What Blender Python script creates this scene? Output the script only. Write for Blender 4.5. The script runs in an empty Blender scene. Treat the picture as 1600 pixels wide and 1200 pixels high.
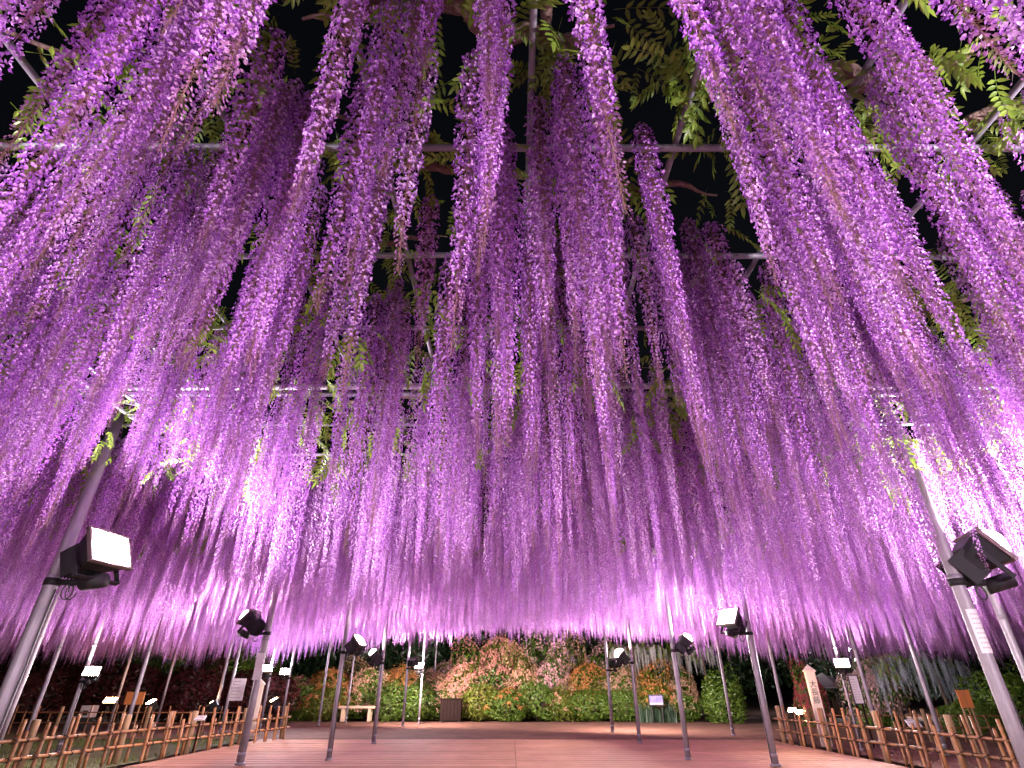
import bpy, math, random
import numpy as np
from mathutils import Vector, Matrix, Euler

random.seed(11)
rng = np.random.default_rng(11)
S = bpy.context.scene
C = S.collection
PI = math.pi

# ------------------------------------------------------------------ camera
PITCH = math.radians(29.6)
FPX, EYE = 836.0, 1.2
cam_d = bpy.data.cameras.new('camera')
cam_d.lens = FPX / 1600 * 36
cam_d.sensor_width = 36
cam_d.clip_start, cam_d.clip_end = 0.05, 500
cam = bpy.data.objects.new('camera', cam_d)
C.objects.link(cam)
cam.location = (0, 0, EYE)
cam.rotation_euler = (PI / 2 + PITCH, 0, 0)
S.camera = cam

# ------------------------------------------------------------------ night sky
w = bpy.data.worlds.new('World')
S.world = w
w.use_nodes = True
wn = w.node_tree
bg = wn.nodes['Background']
sky = wn.nodes.new('ShaderNodeTexSky')
sky.sky_type = 'NISHITA'
sky.sun_disc = False
sky.sun_elevation = math.radians(-3)
sky.sun_rotation = math.radians(200)
wn.links.new(sky.outputs[0], bg.inputs[0])
bg.inputs[1].default_value = 0.05

S.view_settings.view_transform = 'Standard'
S.view_settings.look = 'None'
S.view_settings.exposure = 0.66
S.view_settings.gamma = 1.0
S.view_settings.use_curve_mapping = False
S.cycles.max_bounces = 8
S.cycles.diffuse_bounces = 5
S.cycles.transmission_bounces = 4
S.cycles.sample_clamp_indirect = 6.0
LAMP_W = 330.0          # watts of one big floodlight

# ------------------------------------------------------------------ where things stand
CP, SP = math.cos(PITCH), math.sin(PITCH)
def ray(px, py):
    u, v = (px - 800) / FPX, -(py - 600) / FPX
    return u, CP - v * SP, SP + v * CP
def at_z(px, py, z=0.0):
    x, y, zz = ray(px, py)
    t = (z - EYE) / zz
    return Vector((x * t, y * t, z))
def at_d(px, py, d):
    x, y, zz = ray(px, py)
    t = d / y
    return Vector((x * t, d, EYE + zz * t))
def to_px(p):
    x, y, z = p[0], p[1], p[2] - EYE
    dep = y * CP + z * SP
    if dep < 0.02: return None
    return 800 + FPX * x / dep, 600 - FPX * (-y * SP + z * CP) / dep, dep

# ------------------------------------------------------------------ helpers
def smooth(a, b, x):
    x = min(1, max(0, (x - a) / (b - a)))
    return x * x * (3 - 2 * x)
def link(o, parent=None):
    C.objects.link(o)
    if parent is not None: o.parent = parent
    return o
def obj(name, me, parent=None, loc=None, rot=None):
    o = link(bpy.data.objects.new(name, me), parent)
    if loc is not None: o.location = loc
    if rot is not None: o.rotation_euler = rot
    return o
def tag(o, label=None, cat=None, group=None, kind=None):
    if label: o['label'] = label
    if cat: o['category'] = cat
    if group: o['group'] = group
    if kind: o['kind'] = kind
    return o
def thing(name, label, cat, loc=(0, 0, 0), rz=0.0, group=None):
    o = link(bpy.data.objects.new(name, None))
    o.empty_display_size = 0.1
    o.location = loc
    o.rotation_euler = (0, 0, rz)
    return tag(o, label, cat, group)

class MB:
    """collects shapes into one mesh"""
    def __init__(self):
        self.v, self.f, self.m, self.t = [], [], [], []
    def add(self, vs, fs, mi=0, tint=None):
        b = len(self.v)
        self.v.extend([tuple(p) for p in vs])
        self.f.extend([tuple(b + i for i in f) for f in fs])
        self.m.extend([mi] * len(fs))
        if tint is not None: self.t.extend(tint)
        return self
    def box(self, c, s, M=None, mi=0, bev=0.0):
        x, y, z = s[0] / 2, s[1] / 2, s[2] / 2
        if bev > 0:
            b = min(bev, x * .8, y * .8, z * .8)
            vs = []
            for (zz, k) in ((-z, b), (-z + b, 0), (z - b, 0), (z, b)):
                X, Y = x - k, y - k
                e = b if k == 0 else 0
                vs += [(-X + e, -Y, zz), (X - e, -Y, zz), (X, -Y + e, zz), (X, Y - e, zz),
                       (X - e, Y, zz), (-X + e, Y, zz), (-X, Y - e, zz), (-X, -Y + e, zz)]
            fs = [tuple(reversed(range(8))), tuple(range(24, 32))]
            for r in range(3):
                for i in range(8):
                    j = (i + 1) % 8
                    fs.append((r * 8 + i, r * 8 + j, r * 8 + 8 + j, r * 8 + 8 + i))
        else:
            vs = [(-x, -y, -z), (x, -y, -z), (x, y, -z), (-x, y, -z), (-x, -y, z), (x, -y, z), (x, y, z), (-x, y, z)]
            fs = [(3, 2, 1, 0), (4, 5, 6, 7), (0, 1, 5, 4), (1, 2, 6, 5), (2, 3, 7, 6), (3, 0, 4, 7)]
        vs = [Vector(p) for p in vs]
        if M is not None: vs = [M @ p for p in vs]
        vs = [p + Vector(c) for p in vs]
        return self.add(vs, fs, mi)
    def tube(self, pts, rad, n=8, mi=0, cap=True):
        pts = [Vector(p) for p in pts]
        if not hasattr(rad, '__len__'): rad = [rad] * len(pts)
        vs, fs = [], []
        ref = None
        for i, p in enumerate(pts):
            d = (pts[min(i + 1, len(pts) - 1)] - pts[max(i - 1, 0)]).normalized()
            if ref is None:
                ref = Vector((0, 0, 1)) if abs(d.z) < .9 else Vector((1, 0, 0))
            a = (ref - d * ref.dot(d)).normalized()
            ref = a
            b = d.cross(a)
            for k in range(n):
                q = 2 * PI * k / n
                vs.append(p + (a * math.cos(q) + b * math.sin(q)) * rad[i])
        for i in range(len(pts) - 1):
            for k in range(n):
                j = (k + 1) % n
                fs.append((i * n + k, i * n + j, i * n + n + j, i * n + n + k))
        if cap:
            fs.append(tuple(reversed(range(n))))
            fs.append(tuple(range((len(pts) - 1) * n, len(pts) * n)))
        return self.add(vs, fs, mi)
    def mesh(self, name, mats, smooth=False):
        me = bpy.data.meshes.new(name)
        me.from_pydata([tuple(p) for p in self.v], [], self.f)
        if not isinstance(mats, (list, tuple)): mats = [mats]
        for m in mats: me.materials.append(m)
        if len(mats) > 1: me.polygons.foreach_set('material_index', self.m)
        if smooth: me.polygons.foreach_set('use_smooth', [True] * len(self.f))
        if self.t:
            a = me.attributes.new('tint', 'FLOAT', 'POINT')
            a.data.foreach_set('value', self.t)
        me.update()
        return me
    def build(self, name, mats, parent=None, smooth=False, loc=None):
        return obj(name, self.mesh(name, mats, smooth), parent, loc)

# ------------------------------------------------------------------ materials
def mat(name, col, rough=.6, metal=0.0, var=None, scale=8.0, stretch=None, bump=0.0, bscale=None, spec=.5, rnd=0.0, stain=0.0):
    m = bpy.data.materials.new(name)
    m.use_nodes = True
    nt = m.node_tree
    b = nt.nodes['Principled BSDF']
    b.inputs['Roughness'].default_value = rough
    b.inputs['Metallic'].default_value = metal
    b.inputs['Specular IOR Level'].default_value = spec
    b.inputs['Base Color'].default_value = (*col, 1)
    if var or bump:
        tc = nt.nodes.new('ShaderNodeTexCoord')
        mp = nt.nodes.new('ShaderNodeMapping')
        nt.links.new(tc.outputs['Object'], mp.inputs[0])
        if stretch: mp.inputs['Scale'].default_value = stretch
        nz = nt.nodes.new('ShaderNodeTexNoise')
        nz.inputs['Scale'].default_value = scale
        nz.inputs['Detail'].default_value = 6
        nz.inputs['Roughness'].default_value = .65
        nt.links.new(mp.outputs[0], nz.inputs['Vector'])
        if var:
            rp = nt.nodes.new('ShaderNodeValToRGB')
            rp.color_ramp.elements[0].position = .3
            rp.color_ramp.elements[1].position = .7
            rp.color_ramp.elements[0].color = (*col, 1)
            rp.color_ramp.elements[1].color = (*var, 1)
            nt.links.new(nz.outputs['Fac'], rp.inputs[0])
            out = rp.outputs[0]
            if rnd:
                oi = nt.nodes.new('ShaderNodeObjectInfo')
                mr = nt.nodes.new('ShaderNodeMapRange')
                mr.inputs['To Min'].default_value = 1 - rnd
                mr.inputs['To Max'].default_value = 1 + rnd
                nt.links.new(oi.outputs['Random'], mr.inputs[0])
                hs = nt.nodes.new('ShaderNodeHueSaturation')
                nt.links.new(mr.outputs[0], hs.inputs['Value'])
                nt.links.new(out, hs.inputs['Color'])
                out = hs.outputs[0]
            if stain:
                ge = nt.nodes.new('ShaderNodeNewGeometry')
                n3 = nt.nodes.new('ShaderNodeTexNoise')
                n3.inputs['Scale'].default_value = .9
                n3.inputs['Detail'].default_value = 7
                n3.inputs['Roughness'].default_value = .7
                nt.links.new(ge.outputs['Position'], n3.inputs['Vector'])
                m3 = nt.nodes.new('ShaderNodeMapRange')
                m3.inputs['From Min'].default_value = .35
                m3.inputs['From Max'].default_value = .65
                m3.inputs['To Min'].default_value = 1 - stain
                m3.inputs['To Max'].default_value = 1.08
                nt.links.new(n3.outputs['Fac'], m3.inputs[0])
                h3 = nt.nodes.new('ShaderNodeHueSaturation')
                nt.links.new(m3.outputs[0], h3.inputs['Value'])
                nt.links.new(out, h3.inputs['Color'])
                out = h3.outputs[0]
            nt.links.new(out, b.inputs['Base Color'])
        if bump:
            bp = nt.nodes.new('ShaderNodeBump')
            bp.inputs['Strength'].default_value = bump
            bp.inputs['Distance'].default_value = .02
            if bscale:
                n2 = nt.nodes.new('ShaderNodeTexNoise')
                n2.inputs['Scale'].default_value = bscale
                n2.inputs['Detail'].default_value = 5
                nt.links.new(mp.outputs[0], n2.inputs['Vector'])
                nt.links.new(n2.outputs['Fac'], bp.inputs['Height'])
            else:
                nt.links.new(nz.outputs['Fac'], bp.inputs['Height'])
            nt.links.new(bp.outputs[0], b.inputs['Normal'])
    return m

def petal(name, deep, pale, transl=.17, rnd=.25, gloss=.05):
    """thin tissue: diffuse + light that passes through; colour runs from keel to standard petal by the tint attribute"""
    m = bpy.data.materials.new(name)
    m.use_nodes = True
    nt = m.node_tree
    nt.nodes.clear()
    out = nt.nodes.new('ShaderNodeOutputMaterial')
    at = nt.nodes.new('ShaderNodeAttribute')
    at.attribute_name = 'tint'
    mx = nt.nodes.new('ShaderNodeMix')
    mx.data_type = 'RGBA'
    mx.inputs[6].default_value = (*deep, 1)
    mx.inputs[7].default_value = (*pale, 1)
    nt.links.new(at.outputs['Fac'], mx.inputs[0])
    oi = nt.nodes.new('ShaderNodeObjectInfo')
    mr = nt.nodes.new('ShaderNodeMapRange')
    mr.inputs['To Min'].default_value = 1 - rnd
    mr.inputs['To Max'].default_value = 1 + rnd * .7
    nt.links.new(oi.outputs['Random'], mr.inputs[0])
    hs = nt.nodes.new('ShaderNodeHueSaturation')
    nt.links.new(mx.outputs[2], hs.inputs['Color'])
    nt.links.new(mr.outputs[0], hs.inputs['Value'])
    d = nt.nodes.new('ShaderNodeBsdfDiffuse')
    t = nt.nodes.new('ShaderNodeBsdfTranslucent')
    g = nt.nodes.new('ShaderNodeBsdfGlossy')
    g.inputs['Roughness'].default_value = .4
    for s in (d, t): nt.links.new(hs.outputs[0], s.inputs[0])
    a = nt.nodes.new('ShaderNodeMixShader')
    a.inputs[0].default_value = transl
    nt.links.new(d.outputs[0], a.inputs[1])
    nt.links.new(t.outputs[0], a.inputs[2])
    b = nt.nodes.new('ShaderNodeMixShader')
    b.inputs[0].default_value = gloss
    nt.links.new(a.outputs[0], b.inputs[1])
    nt.links.new(g.outputs[0], b.inputs[2])
    nt.links.new(b.outputs[0], out.inputs[0])
    return m

def emit(name, col, strength):
    m = bpy.data.materials.new(name)
    m.use_nodes = True
    nt = m.node_tree
    nt.nodes.clear()
    o = nt.nodes.new('ShaderNodeOutputMaterial')
    e = nt.nodes.new('ShaderNodeEmission')
    e.inputs[0].default_value = (*col, 1)
    e.inputs[1].default_value = strength
    nt.links.new(e.outputs[0], o.inputs[0])
    return m

M_PET = [petal('petal_pale', (.405, .10, .57), (.87, .55, .89)),
         petal('petal_violet', (.365, .083, .54), (.80, .455, .85)),
         petal('petal_deep', (.31, .063, .49), (.71, .345, .79))]
M_WHITEP = petal('petal_white', (.62, .60, .62), (.8, .78, .78), .35)
M_BLUELITP = petal('petal_blue_lit', (.50, .56, .66), (.70, .76, .84), .35)  # white petals tinted blue, standing in for bluish lamp light
M_BUD = petal('bud', (.34, .11, .40), (.54, .28, .48), .25)
M_STEM = mat('raceme_stem', (.21, .09, .11), .6, var=(.30, .15, .13), scale=30)
M_LEAF = petal('leaf', (.13, .25, .03), (.32, .44, .06), .45, .3, .04)
M_BARK = mat('vine_bark', (.13, .075, .065), .9, var=(.25, .155, .135), scale=14, stretch=(1, 1, 1), bump=.9, bscale=40)
M_STEEL = mat('galvanised_steel', (.25, .215, .25), .5, .25, var=(.36, .31, .35), scale=6, stretch=(6, 6, 1), bump=.06, stain=.35)  # mauve tint paints in the light bounced off the flowers
M_PIPE = mat('painted_pipe', (.22, .20, .25), .55, .15, var=(.31, .285, .34), scale=5, bump=.05)
M_PALEPIPE = mat('pale_pipe', (.42, .39, .44), .45, .2, var=(.54, .50, .56), scale=5, bump=.05)
M_LAMPBODY = mat('lamp_body', (.010, .009, .010), .6, .0, var=(.018, .015, .017), scale=12, bump=.05, spec=.25)
M_RIM = mat('lamp_rim', (.10, .07, .065), .4, .4, var=(.16, .11, .10), scale=12)
M_CABLE = mat('cable', (.03, .028, .03), .6)
M_BAMBOO = mat('bamboo', (.25, .10, .04), .5, var=(.36, .165, .066), scale=5, stretch=(4, 4, 1), bump=.08, rnd=.32)
M_POST = mat('fence_post_wood', (.26, .16, .09), .8, var=(.38, .24, .13), scale=5, stretch=(6, 6, .6), bump=.35, rnd=.12)
M_CORD = mat('black_cord', (.018, .015, .014), .8)
M_DECK = mat('deck_wood', (.49, .25, .165), .75, var=(.60, .325, .215), scale=3.0, stretch=(.5, 9, 9), bump=.3, bscale=14, rnd=.09, stain=.20)
M_EARTH = mat('earth', (.14, .055, .035), .95, var=(.25, .11, .07), scale=1.3, bump=.5, bscale=26)
M_LAWN = mat('lawn_soil', (.08, .07, .025), .95, var=(.12, .13, .035), scale=1.1, bump=.5, bscale=30)
M_GRASS = petal('grass_blade', (.10, .15, .025), (.20, .24, .06), .35, .2, .02)
M_PALEWOOD = mat('pale_wood', (.62, .50, .40), .7, var=(.74, .62, .50), scale=5, stretch=(8, 8, .6), bump=.12)
M_WHITE = mat('white_board', (.66, .60, .62), .5, var=(.72, .66, .67), scale=3)
M_ORANGE = mat('orange_board', (.62, .20, .05), .55, var=(.70, .25, .07), scale=3)
M_DARK = mat('dark_paint', (.035, .03, .032), .5, var=(.055, .05, .05), scale=8)
M_INK = mat('ink', (.02, .02, .02), .6)
M_FAINT = mat('grey_print', (.42, .36, .40), .6)
M_CABIN = mat('cabinet_brown', (.014, .008, .007), .9, var=(.026, .015, .013), scale=6, stretch=(6, 6, .7), bump=.2, spec=.05)
M_BENCH = mat('bench_wood', (.52, .36, .24), .7, var=(.64, .46, .31), scale=5, stretch=(.6, 7, 7), bump=.2)
M_CANVAS = mat('grey_canvas', (.45, .45, .46), .8, var=(.5, .5, .5), scale=4)
M_BUSH = [petal('azalea_leaf_green', (.06, .14, .015), (.20, .31, .04), .3, .25, .05),
          petal('azalea_leaf_yellow', (.10, .14, .016), (.28, .30, .045), .3, .25, .05)]
M_DKLEAF = petal('dark_tree_leaf', (.012, .035, .012), (.035, .075, .025), .25, .3, .06)
M_REDLEAF = petal('dull_red_leaf', (.045, .018, .014), (.10, .04, .03), .25, .3, .04)
M_TRUNK = mat('trunk_bark', (.12, .08, .06), .9, var=(.20, .14, .10), scale=8, stretch=(3, 3, .6), bump=.6)
def blossom(n, c): return petal('azalea_' + n, tuple(x * .8 for x in c), c, .3, .15, .02)
M_AZ = {'orange': blossom('orange', (.80, .34, .12)), 'coral': blossom('coral', (.82, .38, .30)),
        'pink': blossom('pink', (.82, .48, .50)), 'salmon': blossom('salmon', (.84, .50, .34)),
        'red': blossom('red', (.50, .07, .10)), 'palepink': blossom('palepink', (.80, .52, .54)),
        'white': blossom('white', (.8, .74, .70)), 'darkred': blossom('darkred', (.13, .03, .03)),
        'lilac': blossom('lilac', (.62, .40, .60))}
WARM, NEUT, COOL = (1.0, .84, .80), (1.0, .91, .95), (.80, .88, 1.0)
M_GLOW = {}
def glow(col, strength):
    k = (col, round(strength, 1))
    if k not in M_GLOW: M_GLOW[k] = emit('lamp_glass', col, strength)
    return M_GLOW[k]
AMBER = (1.0, .56, .28)

# ------------------------------------------------------------------ ground
def sheet(name, x0, x1, y0, y1, z, m, nx=1, ny=1, amp=0.0):
    b = MB()
    vs, fs = [], []
    for j in range(ny + 1):
        for i in range(nx + 1):
            vs.append((x0 + (x1 - x0) * i / nx, y0 + (y1 - y0) * j / ny, z + (random.uniform(-amp, amp) if amp else 0)))
    for j in range(ny):
        for i in range(nx):
            a = j * (nx + 1) + i
            fs.append((a, a + 1, a + nx + 2, a + nx + 1))
    b.add(vs, fs)
    o = b.build(name, m, smooth=True)
    o['kind'] = 'structure'
    return o
sheet('ground', -200, 200, -60, 300, -0.12, M_EARTH)
sheet('earth_path', -30, 30, 17.55, 26.2, -0.02, M_EARTH, 90, 30, .012)
sheet('lawn', -32, -7.15, 2, 19.5, -0.03, M_LAWN, 60, 40, .012)
sheet('mulch_bed', 7.35, 32, 2, 17.5, -0.03, M_EARTH, 60, 40, .012)

deck = MB().box((0.07, 8.1, -.075), (13.9, 18.7, .05)).build('boardwalk', M_CABIN)
deck['kind'] = 'structure'
b = MB().box((0, 0, 0), (6.93, .146, .03), bev=.006)
plank_me = b.mesh('plank', M_DECK)
y = 8.2
k = 0
while y < 17.4:
    for c in range(2):
        o = obj('plank', plank_me, deck)
        o.location = (-3.396 + c * 6.938 + random.uniform(-.004, .004), y, -.031 + random.uniform(-.004, .004))
    y += .158
    k += 1
b = MB()
for i in range(58):
    b.box((0.07, 8.2 - .158 * (i + 1), -.031), (13.87, .152, .03))
o = b.build('plank_field', M_DECK, deck)
o['kind'] = 'stuff'

b = MB()
for i in range(16000):
    x, y = random.uniform(-17, -7.25), random.uniform(7.5, 19.4)
    if math.sin(x * 1.3 + y * .7) + math.sin(x * .5 - y * 1.1) < -.25 + random.uniform(-.6, .6): continue
    h, a = random.uniform(.03, .09), random.uniform(0, 2 * PI)
    dx, dy = math.cos(a) * .008, math.sin(a) * .008
    lx, ly = random.uniform(-.03, .03), random.uniform(-.03, .03)
    t = random.random()
    b.add([(x - dx, y - dy, -.04), (x + dx, y + dy, -.04), (x + lx, y + ly, -.03 + h)], [(0, 1, 2)], tint=[t * .6, t * .6, t])
tag(b.build('grass', M_GRASS), 'thin grass on the dark lawn behind the left bamboo fence', 'grass', kind='stuff')
b = MB()
for i in range(5000):
    x, y = random.uniform(7.5, 18), random.uniform(7, 17.4)
    r = random.uniform(.008, .028)
    vs = [(x + r * math.cos(q), y + r * math.sin(q) * random.uniform(.6, 1), -.03) for q in (0, 1.3, 2.5, 3.8, 5.1)] + [(x, y, -.03 + r * .8)]
    b.add(vs, [(0, 1, 5), (1, 2, 5), (2, 3, 5), (3, 4, 5), (4, 0, 5)])
tag(b.build('gravel', mat('gravel_chips', (.16, .10, .075), .9, var=(.32, .20, .15), scale=3)), 'brown gravel chips strewn behind the right bamboo fence', 'gravel', kind='stuff')

# ------------------------------------------------------------------ pipe trellis
ZT = 3.70
trellis = thing('pipe_trellis', 'grey steel pipe grid overhead that carries the whole wisteria', 'trellis', (0, 0, ZT))
cross_d = [-2.2, -1.4, -.6, .22, 1.04, 1.86, 2.68, 3.5, 4.46]
while cross_d[-1] < 25: cross_d.append(cross_d[-1] + .85)
for i, d in enumerate(cross_d):
    r = .019 if abs(d - 4.46) > .01 else .030
    hw = 24
    n = 12
    pts = [(-hw + 2 * hw * q / n, d + random.uniform(-.012, .012), random.uniform(-.012, .012)) for q in range(n + 1)]
    MB().tube(pts, r, 8).build('crossbar', M_PIPE if r < .025 else M_PALEPIPE, trellis, True)
MB().tube([(-24, 4.60, .012), (24, 4.60, -.012)], .026, 8).build('crossbar', M_PIPE, trellis, True)
for i in range(-30, 31):
    x = .09 + .79 * i
    pts = [(x + random.uniform(-.012, .012), -2.4 + 28 * q / 10, .047 + random.uniform(-.01, .01)) for q in range(11)]
    MB().tube(pts, .018, 6).build('runner', M_PIPE, trellis, True)
# lattice girder at the far left
g = MB()
for (xx, zz) in ((-3.86, -.02), (-3.62, -.02)):
    g.tube([(xx, -2.2, zz - .09), (xx, 8, zz - .09)], .02, 6)
for i in range(34):
    y0 = -2.1 + i * .3
    g.tube([(-3.86, y0, -.11), (-3.62, y0 + .15, -.11), (-3.86, y0 + .3, -.11)], .008, 4, cap=False)
g.build('lattice_girder', M_PIPE, trellis)

# ------------------------------------------------------------------ support poles
def g0(px, py): return at_z(px, py, 0)
def make_pole(x, d, r, label, base=0.0):
    t = thing('support_pole', label, 'pole', (x, d, base), 0, 'steel poles under the wisteria trellis')
    MB().tube([(0, 0, 0), (0, 0, 1.1), (0, 0, 2.4), (0, 0, ZT - base - .03)], [r, r, r * .98, r * .97], 14).build('shaft', M_STEEL, t, True)
    for z in (.16, 2.05):
        MB().tube([(0, 0, z - .03), (0, 0, z + .03)], r * 1.09, 14).build('coupling', M_STEEL, t, True)
    MB().tube([(0, 0, 0), (0, 0, .035)], r * 1.5, 14).build('base_collar', M_STEEL, t, True)
    return t
pA, pB = g0(375, 1195), g0(1212, 1197)
pC, pD = g0(513, 1188), g0(1075, 1187)
pE, pF = g0(584, 1162), g0(1000, 1161)
pG, pH, pI = g0(629, 1135), g0(957, 1144), g0(1146, 1149)
pJ, pK, pL = g0(497, 1134), g0(540, 1129), g0(654, 1131)
POLES = [
    (-4.08, 5.0, .054, 'thick steel pole carrying the big floodlight, at the left edge of the boardwalk'),
    (3.95, 5.0, .054, 'thick steel pole with a paper notice and big floodlight, at the right edge'),
    (pA.x, pA.y, .062, 'steel pole with a lilac plate, standing where the left fence meets the boardwalk'),
    (pB.x, pB.y, .062, 'steel pole in front of the right bamboo fence end, lamp turned inward'),
    (pC.x, pC.y, .045, 'steel pole rooted in the deck, front one left of the flower bed'),
    (pD.x, pD.y, .045, 'steel pole rooted in the deck in front of the small blue sign'),
    (pE.x, pE.y, .045, 'steel pole at the far deck edge, right of the bench'),
    (pF.x, pF.y, .045, 'steel pole at the far deck edge with two lamps beside its top'),
    (pG.x, pG.y, .045, 'steel pole on bare earth left of the brown cabinet, double lamp on it'),
    (pL.x, pL.y, .042, 'steel pole under the dazzling white lamp near the brown cabinet'),
    (pH.x, pH.y, .045, 'steel pole on bare earth before the tallest azaleas'),
    (pI.x, pI.y, .045, 'steel pole on bare earth right of the blue sign'),
    (pJ.x, pJ.y, .042, 'thin steel pole just right of the left fence end'),
    (pK.x, pK.y, .038, 'thin steel pole in front of the wooden bench'),
    (g0(675, 1122).x, g0(675, 1122).y, .042, 'thin steel pole close to the brown cabinet against the azaleas'),
]
PLAIN = [(12, 1060, 9.0, .042, 'at the far left, outside the thick floodlight pole'), (34, 1069, 11.0, .042, 'just inside the thick floodlight pole, over the left fence'),
         (70, 1073, 14.0, .045, 'second inside the thick floodlight pole, over the left lawn'), (121, 1085, 13.6, .045, 'carrying the glaring lamp behind the left fence'),
         (188, 1078, 20.5, .040, 'next to the first low ground floodlight on the left'), (224, 1046, 15.5, .048, 'crossing the orange board behind the left fence'),
         (261, 1070, 21.5, .042, 'just right of the second low ground floodlight on the left'), (351, 1050, 19.3, .040, 'rising from the tilted ground floodlight on the left'),
         (366, 1050, 18.6, .042, 'running along the tall white board on the left'), (421, 1060, 20.2, .040, 'half hidden behind the pole with the lilac plate'),
         (449, 1075, 23.1, .040, 'carrying the cool white lamp past the left fence end'),
         (1216, 1075, 17.2, .045, 'just behind the far end of the right fence'), (1324, 1086, 14.3, .030, 'slim, carrying the glaring lamp beside the white notice board'),
         (1350, 1065, 14.8, .045, 'crossing the white notice board behind the right fence'), (1447, 1080, 13.4, .045, 'in front of the icy weeping wisteria'),
         (1580, 1000, 8.0, .050, 'right of the papered pole and farther back')]
PP = {}
for (px, py, d, r, wh) in PLAIN:
    PP[px] = (at_d(px, py, d).x, d, r)
    POLES.append((*PP[px], 'plain steel pole ' + wh))
for p in POLES: make_pole(p[0], p[1], p[2], p[3], 0.0)

# ------------------------------------------------------------------ floodlights
LAMPS = []
def frame_for(aim):
    z = Vector(aim).normalized()
    x = Vector((0, 0, 1)).cross(z)
    if x.length < 1e-3: x = Vector((1, 0, 0))
    x.normalize()
    y = z.cross(x)
    return Matrix((x, y, z)).transposed()
def flood(pos, aim, s, label, pole=None, power=1.0, col=WARM, group='floodlights on the trellis poles', stand=False, bulge=.12):
    """pos = centre of the housing; aim = where the glass looks; s = width of the glass"""
    R = frame_for(aim)
    LAMPS.append((Vector(pos), Vector(aim).normalized()))
    t = thing('floodlight', label, 'floodlight', pos, 0, group)
    t.rotation_euler = R.to_euler()
    Minv = (Matrix.Translation(Vector(pos)) @ R.to_4x4()).inverted()
    W, H, Dp = s, s * .74, s * .80
    b = MB()
    rings = [(-Dp * .62, .44), (-Dp * .50, .52), (-Dp * .1, .78), (Dp * .30, .96), (Dp * .34, .96)]
    vs, fs = [], []
    for (z, k) in rings:
        X, Y, e = W / 2 * k, H / 2 * k, (.12 if z < 0 else .012) * W * k
        vs += [(-X + e, -Y, z), (X - e, -Y, z), (X, -Y + e, z), (X, Y - e, z), (X - e, Y, z), (-X + e, Y, z), (-X, Y - e, z), (-X, -Y + e, z)]
    for r in range(len(rings) - 1):
        for i in range(8):
            j = (i + 1) % 8
            fs.append((r * 8 + i, r * 8 + j, r * 8 + 8 + j, r * 8 + 8 + i))
    fs.append(tuple(reversed(range(8))))
    b.add(vs, fs)
    b.build('housing', M_LAMPBODY, t)
    # cooling fins round the back
    for i in range(9):
        xx = (-.5 + i / 8) * W * .62
        MB().box((xx, 0, -Dp * .42), (W * .016, H * .80, Dp * .52), bev=.003).build('cooling_fin', M_LAMPBODY, t)
    rim = MB()
    z0, z1 = Dp * .30, Dp * .42
    rim.box((0, H / 2, (z0 + z1) / 2), (W * 1.08, H * .08, z1 - z0), bev=.004)
    rim.box((0, -H / 2, (z0 + z1) / 2), (W * 1.08, H * .08, z1 - z0), bev=.004)
    rim.box((W / 2, 0, (z0 + z1) / 2), (W * .07, H * .919, z1 - z0), bev=.004)
    rim.box((-W / 2, 0, (z0 + z1) / 2), (W * .07, H * .919, z1 - z0), bev=.004)
    rim.build('rim', M_RIM, t)
    gl = MB()
    ng = 6
    vs, fs = [], []
    for j in range(ng + 1):
        for i in range(ng + 1):
            x, y = -1 + 2 * i / ng, -1 + 2 * j / ng
            vs.append((x * W * .465, y * H * .46, Dp * .36 + bulge * W * (1 - x * x) ** .6 * (1 - y * y) ** .6))
    for j in range(ng):
        for i in range(ng):
            a = j * (ng + 1) + i
            fs.append((a, a + 1, a + ng + 2, a + ng + 1))
    gl.add(vs, fs)
    gl.build('glass', glow(col, LAMP_W * power / (PI * W * H * 1.15)), t, True)
    # gear box and yoke below the housing
    yk = MB()
    for sx in (-1, 1):
        yk.box((sx * W * .53, -H * .32, -Dp * .05), (W * .03, H * .78, Dp * .12))
    yk.box((0, -H * .73, -Dp * .05), (W * 1.09, H * .05, Dp * .12))
    yk.build('yoke', M_LAMPBODY, t)
    MB().tube([(0, -H * .62, -Dp * .42), (0, -H * .86, Dp * .16)], W * .15, 10).build('ballast', M_LAMPBODY, t, True)
    if pole is not None:
        base = Vector(pos) + R @ Vector((0, -H * .76, -Dp * .05))
        pr = pole[2]
        pp = Vector((pole[0], pole[1], base.z))
        arm = MB()
        arm.tube([Minv @ pp, Minv @ ((pp + base) / 2 + Vector((0, 0, -.01))), Minv @ base], s * .06, 8)
        arm.build('arm', M_LAMPBODY, t, True)
        MB().tube([Minv @ (pp + Vector((0, 0, -.03))), Minv @ (pp + Vector((0, 0, .03)))], pr * 1.22, 12).build('clamp', M_LAMPBODY, t, True)
        cb = MB()
        pts = []
        for i in range(22):
            q = i / 21 * 4 * PI
            c = pp.lerp(base, .45) + Vector((0, 0, -.09))
            pts.append(Minv @ (c + Vector((math.cos(q) * .04 + (i - 11) * .002, (i - 11) * .002, math.sin(q) * .06))))
        cb.tube(pts, .006 if s > .3 else .008, 5)
        cb.build('cable', M_CABLE, t, True)
        side = Vector((base.x - pp.x, base.y - pp.y, 0)).normalized() * (pr + .008)
        dn = MB()
        zs = [pp.z - .06 - (pp.z - .10) * i / 9 for i in range(10)]
        dn.tube([Minv @ (Vector((pp.x, pp.y, z)) + side + Vector((random.uniform(-.004, .004), random.uniform(-.004, .004), 0))) for z in zs], .007, 5)
        dn.build('supply_cable', M_CABLE, t, True)
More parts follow.
